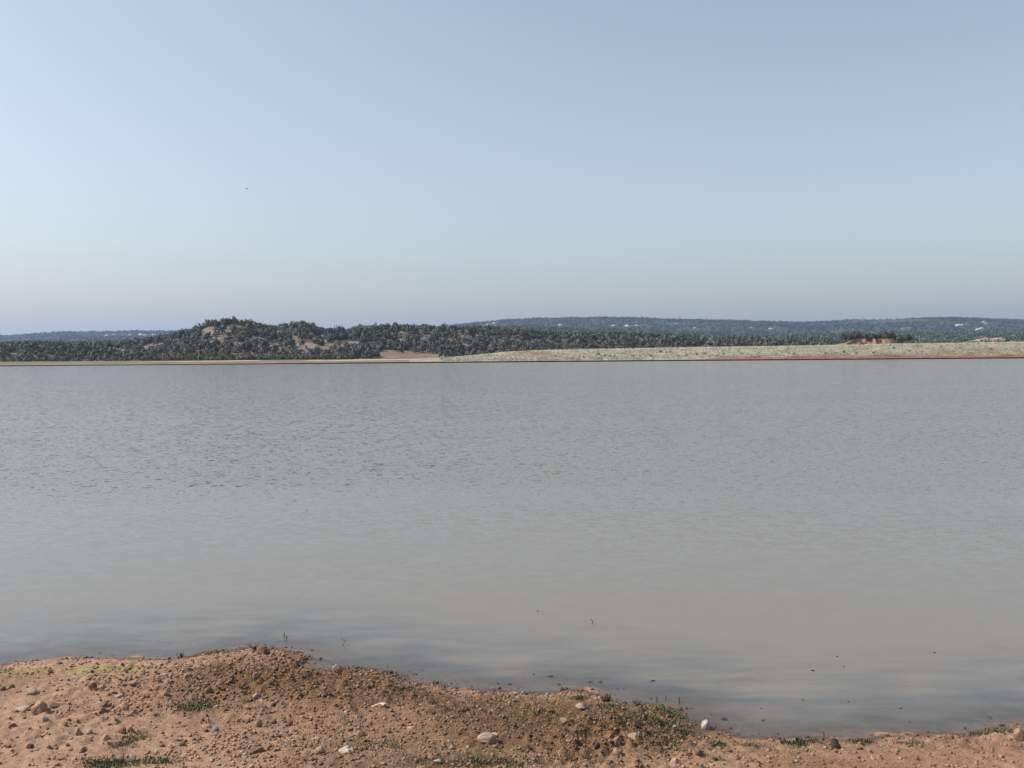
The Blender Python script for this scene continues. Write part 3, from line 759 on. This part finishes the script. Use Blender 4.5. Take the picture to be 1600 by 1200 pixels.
def tree_mass(name, X, Y, rad, hgt, m, size, colA, colB, label, zoff=-.2):
    n = len(X); t = crown_tris(n, m, size, RNG)
    Z = H(X, Y) + zoff
    t = t * np.stack([rad, rad, hgt], -1)[:, None, None]
    t = t + np.stack([X, Y, Z], -1)[:, None, None]
    k = RNG.uniform(0, 1, (n, 1)); c = (np.array(colA)[None] * (1 - k) + np.array(colB)[None] * k) * RNG.uniform(.6, 1.4, (n, 1))
    C = np.repeat(c, m * 3, 0) * RNG.uniform(.85, 1.15, (n * m, 1)).repeat(3, 0)
    V = t.reshape(-1, 3)
    me = mesh_np(name, V, np.arange(len(V)).reshape(-1, 3), M_LEAFS, C); soften(me, t)
    return link(name, me, kind='stuff', label=label)

OUT = [(762, 508, 7), (771, 505.5, 6), (875, 508.5, 7), (958, 510, 8), (980, 510.5, 9), (994, 509, 6), (1057, 506.5, 5), (1085, 513.5, 6), (1165, 508, 4), (1173, 512.5, 5), (1204, 514.5, 6), (1410, 514.5, 4), (1420, 513, 5), (1458, 512.5, 5), (1497, 509.5, 9),
       (1503, 508, 6), (1537, 503.5, 5), (1540, 506, 5), (1533, 514, 7), (1527, 516, 8), (1575, 504.5, 6), (165, 525, 7), (178, 524, 6), (190, 526, 8), (203, 525, 9), (218, 524, 9), (226, 526, 10), (240, 524.5, 8)]
outp = [(hit(px, py), w) for px, py, w in OUT]
outp = [(p, w) for p, w in outp if p is not None]

def clear_of(X, Y, lst):
    k = np.ones(len(X), bool)
    for p, w in lst:
        s = p[1] / F; r = w * s * .6
        lat = np.abs(X - p[0] * Y / p[1]); k &= ~((lat < r + 4) & (Y < p[1] + 8) & (Y > p[1] - 90 * p[1] / 2800))
    return k

# near hill: scrub with gaps
def hill_density(X, Y):
    f = fbm(X * .07, Y * .07, 91, 4)
    return np.clip(1.3 - 1.35 * sstep(.42, .62, f), np.where(X / Y > -.12, .8, .30), 1)
N = 9000
aa = RNG.uniform(-.60, .32, N); yy = 352 + (520 - 352) * RNG.uniform(0, 1, N) ** .9
xx = aa * yy
keep = (RNG.uniform(0, 1, N) < hill_density(xx, yy) * .62 * (1 - .6 * bare(xx, yy))) & ~((aa > -.02) & (yy < 362))
redk = np.exp(-(((800 + aa * F - 640) / 55) ** 2)) > .5
keep &= ~(redk & (yy < 385))
xx, yy, aa = xx[keep], yy[keep], aa[keep]
# those on the skyline and the nearest ones are individuals
sky_ = (np.abs(yy - Y1) < 16) & (aa > -.42) & (aa < -.02)
fr_ = (yy < 372) & (aa > -.52) & (aa < -.02)
mid_ = (yy >= 372) & (yy < Y1 - 16) & (aa > -.52) & (aa < -.05)
idx = np.concatenate([np.where(sky_)[0][:110], np.where(fr_)[0][:80], np.where(mid_)[0][:60]])
rest = np.setdiff1d(np.arange(len(xx)), idx)
crowns = []; trunks = []
for k in range(8):
    t4 = crown_tris(1, 260, .20, RNG, 4); t = t4.reshape(-1, 3); me = mesh_np('crown', t, np.arange(len(t)).reshape(-1, 3), M_LEAF); soften(me, t4); crowns.append(me)
for k in range(3):
    rg = random.Random(k); ts = [tube([(0, 0, -.15), (.03, .02, .2), (.0, .04, .55)], .07, .04, 6)]
    for q in range(4):
        a = q * 1.57 + rg.uniform(-.4, .4); ts.append(tube([(.02, .02, .15 + .06 * q), (.2 * math.cos(a), .2 * math.sin(a), .42), (.36 * math.cos(a), .36 * math.sin(a), .62)], .035, .012, 5))
    trunks.append(py_mesh('trunk', *merge(*ts), M_BARK))
JUN = [(.060, .070, .055), (.074, .080, .060), (.080, .076, .064), (.062, .076, .048)]
def tree(x, y, z, r, h, lab, grp, cat='tree', name='juniper_tree', colr=None):
    e = link(name, None, None, (x, y, z), None, lab, cat, grp)
    e.rotation_euler.z = random.uniform(0, 6.28); e.scale = (r, r, h)
    k = random.randrange(8)
    c = link('crown', crowns[k], e); t = link('trunk', trunks[k % 3], e)
    q = colr or random.choice(JUN); j = random.uniform(.6, 1.4); c.color = (q[0] * j, q[1] * j, q[2] * j, 1); t.color = (.14, .10, .08, 1)
    return e
for i in idx:
    x, y = xx[i], yy[i]
    if sky_[i]: lab, g = 'dark rounded juniper on the skyline ridge of the near hill', 'junipers along the near hill skyline'
    elif fr_[i]: lab, g = 'low scrub tree at the foot of the near hill', 'scrub trees at the hill foot'
    else: lab, g = 'grey green scrub tree on the open slope of the near hill', 'scrub trees on the hill slope'
    r = random.uniform(1.6, 3.0); h = random.uniform(2.0, 3.6)
    if fr_[i]: h *= .75
    tree(x, y, float(H(x, y)) - .15, r, h, lab, g)
n_ = len(rest)
tree_mass('hill_scrub', xx[rest], yy[rest], RNG.uniform(1.4, 2.9, n_), RNG.uniform(1.6, 3.2, n_), 84, .30, (.062, .070, .058), (.088, .086, .072), 'dark scrub woodland covering the near hill slopes')
# greener low brush in front of the hill
N = 900
aa = np.concatenate([RNG.uniform(-.37, -.16, N), RNG.uniform(-.58, -.3, 250)]); yy = RNG.uniform(342, 362, N + 250); xx = aa * yy
n_ = N + 250
tree_mass('shore_brush', xx, yy, RNG.uniform(.8, 1.7, n_), RNG.uniform(.7, 2.0, n_), 40, .32, (.068, .085, .045), (.105, .10, .06), 'low green brush between far shore and near hill')
# woods in the middle distance
N = 12500
aa = RNG.uniform(-.62, .62, N); yy = np.sqrt(RNG.uniform(430.0 ** 2, 1290.0 ** 2, N)); xx = aa * yy
keep = clear_of(xx, yy, outp) & ~((aa < .05) & (yy < 500)) & ~((aa > .445) & (aa < .51) & (yy < 640) & (yy > 560))
xx, yy = xx[keep], yy[keep]; n_ = len(xx)
tree_mass('middle_woods', xx, yy, RNG.uniform(3.2, 5.6, n_), RNG.uniform(2.3, 4.2, n_), 54, .24, (.066, .098, .066), (.092, .122, .078), 'dense green woodland in the middle distance beyond the embankment')
N = 17500
aa = RNG.uniform(-.62, .62, N); yy = np.sqrt(RNG.uniform(1290.0 ** 2, 2860.0 ** 2, N)); xx = aa * yy
keep = clear_of(xx, yy, outp) & (fbm(xx * .004, yy * .004, 160, 3) < .72)
xx, yy = xx[keep], yy[keep]; n_ = len(xx)
tree_mass('far_woods', xx, yy, RNG.uniform(4.0, 7.5, n_), RNG.uniform(3.0, 6.0, n_), 22, .42, (.026, .044, .040), (.038, .055, .046), 'far off woodland covering the blue hazy hills')

# pale outcrops on the far hillsides
om = [rock_mesh('outcrop', 700 + k, (1, .7, .6), 2, 8) for k in range(4)]
for k, (p, w) in enumerate(outp):
    s = p[1] / F * w
    far = p[1] > 1500
    lab = 'pale rocky clearing showing on the hazy hill beyond the near hill' if p[0] < 0 and far else 'pale rocky clearing showing on the long blue wooded hill'
    if not far: lab = 'pale rock showing in the green woods behind the embankment'
    o = link('pale_outcrop', om[k % 4], None, (p[0], p[1], p[2] + .12 * s), None, lab, 'outcrop', 'pale clearings on far hills')
    o.scale = (s, s * .7, s * .55); o.rotation_euler.z = random.uniform(-.5, .5); o.color = (.50, .46, .41, 1)

# bushes on the red mound and along the foot of the embankment
for k in range(34):
    px = 1316 + 108 * (k + random.uniform(0, .8)) / 34
    q = at_depth(px, (531 if px < 1335 else 529 + random.uniform(-1.5, 2)) + (4 if px > 1395 else 0), 347 + random.uniform(-3, 6))
    tree(q[0], q[1], q[2] - .3, random.uniform(1.2, 1.9), random.uniform(1.8, 2.6), 'dark bush growing on top of the eroded red mound', 'bushes on the red mound', 'bush', 'mound_bush', random.choice([(.05, .055, .035), (.07, .085, .045), (.045, .04, .035)]))
from mathutils.bvhtree import BVHTree
eo = bpy.data.objects['embankment']; ebv = BVHTree.FromPolygons([v.co[:] for v in eo.data.vertices], [p.vertices[:] for p in eo.data.polygons])
def on_emb(px, py):
    h_ = ebv.ray_cast(Vector(CAM), Vector(ray(px, py)).normalized())
    return h_[0]
EB = [(868, 557, 3), (912, 558, 3.5), (935, 555, 5), (945, 557, 4), (960, 557.5, 4), (953, 557, 4), (905, 558, 3), (1032, 551, 5), (1047, 550.5, 4), (990, 557, 3), (1000, 556.5, 3), (1018, 557, 4), (1060, 557, 4), (1072, 556, 3.5), (1088, 554, 4), (1100, 553, 4),
      (1120, 556, 3), (1130, 553, 3), (1146, 556, 3), (1158, 554, 3), (1185, 552, 3), (1240, 554, 4), (1290, 553, 4), (1318, 551, 5), (1338, 552, 3), (1396, 545, 5), (1548, 546, 5), (1540, 542, 3), (1470, 542, 3), (1500, 544, 3), (1420, 549, 3), (1365, 552, 4)]
for px, py, w in EB:
    q = on_emb(px, py)
    if q is None: continue
    s = .82 * w * q[1] / F
    tree(q[0], q[1], q[2] - .05, s * .85, s * .85, 'small dark bush rooted low on the pale embankment slope', 'bushes on the embankment', 'bush', 'embankment_bush', random.choice([(.14, .145, .09), (.12, .12, .085)]))
# dry grass tufts over the embankment face
N = 5200
u = RNG.uniform(0.03, .72, N) * (NS - 1); w = RNG.uniform(4.5, 13.8, N)
i0 = u.astype(int); j0 = w.astype(int); fu = u - i0; fw = w - j0
def es(A_): return (A_[i0, j0] * (1 - fu) + A_[i0 + 1, j0] * fu) * (1 - fw) + (A_[i0, j0 + 1] * (1 - fu) + A_[i0 + 1, j0 + 1] * fu) * fw
t = crown_tris(N, 10, .45, RNG, 2); rr = RNG.uniform(.2, .5, N)
t = t * np.stack([rr, rr, rr * RNG.uniform(.5, 1.0, N)], -1)[:, None, None] + np.stack([es(ex), es(ey), es(ez) - .03], -1)[:, None, None]
C = (np.array([.25, .24, .175])[None] * RNG.uniform(.4, 1.2, (N, 1))).repeat(30, 0)
link('dry_grass', mesh_np('dry_grass', t.reshape(-1, 3), np.arange(N * 30).reshape(-1, 3), M_LEAFS, C), kind='stuff', label='dry pale grass tufts covering the embankment slope')

# bird, a speck in the sky
p = at_depth(386, 295, 120)
V = [(-.28, .02, .05), (-.14, .05, .09), (-.03, .07, .02), (-.03, -.06, .02), (-.15, -.03, .085), (.28, .02, .05), (.14, .05, .09), (.03, .07, .02), (.03, -.06, .02), (.15, -.03, .085), (0, .17, .0), (0, -.2, .01), (0, 0, -.05), (0, 0, .05), (-.05, -.22, .01), (.05, -.22, .01)]
Fs = [(0, 1, 4), (1, 2, 3, 4), (5, 9, 6), (6, 9, 8, 7), (10, 2, 13), (10, 13, 7), (10, 12, 2), (10, 7, 12), (2, 12, 3), (7, 8, 12), (2, 3, 13), (7, 13, 8), (3, 12, 11), (8, 11, 12), (3, 11, 13), (8, 13, 11), (11, 14, 15)]
o = link('bird', py_mesh('bird', V, Fs, M_WOOD), None, tuple(p), None, 'tiny dark bird flying in the open pale sky', 'bird'); o.color = (.22, .21, .2, 1); o.rotation_euler = (0, .1, 1.1)

# ------------------------------------------------------------------ haze
hm = bpy.data.materials.new('haze'); hm.use_nodes = True; hn = hm.node_tree.nodes; hn.clear()
ho = hn.new('ShaderNodeOutputMaterial'); pv = hn.new('ShaderNodeVolumePrincipled')
pv.inputs['Color'].default_value = (.50, .66, .98, 1); pv.inputs['Density'].default_value = .00013; pv.inputs['Anisotropy'].default_value = .2
hm.node_tree.links.new(pv.outputs[0], ho.inputs['Volume'])
bx = np.array([[x, y, z] for z in (-7.5, 190) for y in (-2600, 9100) for x in (-9100, 9100)])
hz = mesh_np('haze', bx, np.array([[0, 2, 3, 1], [4, 5, 7, 6], [0, 1, 5, 4], [2, 6, 7, 3], [0, 4, 6, 2], [1, 3, 7, 5]]), hm)
link('haze', hz, kind='stuff', label='thin pale haze hanging over the lake and hills')
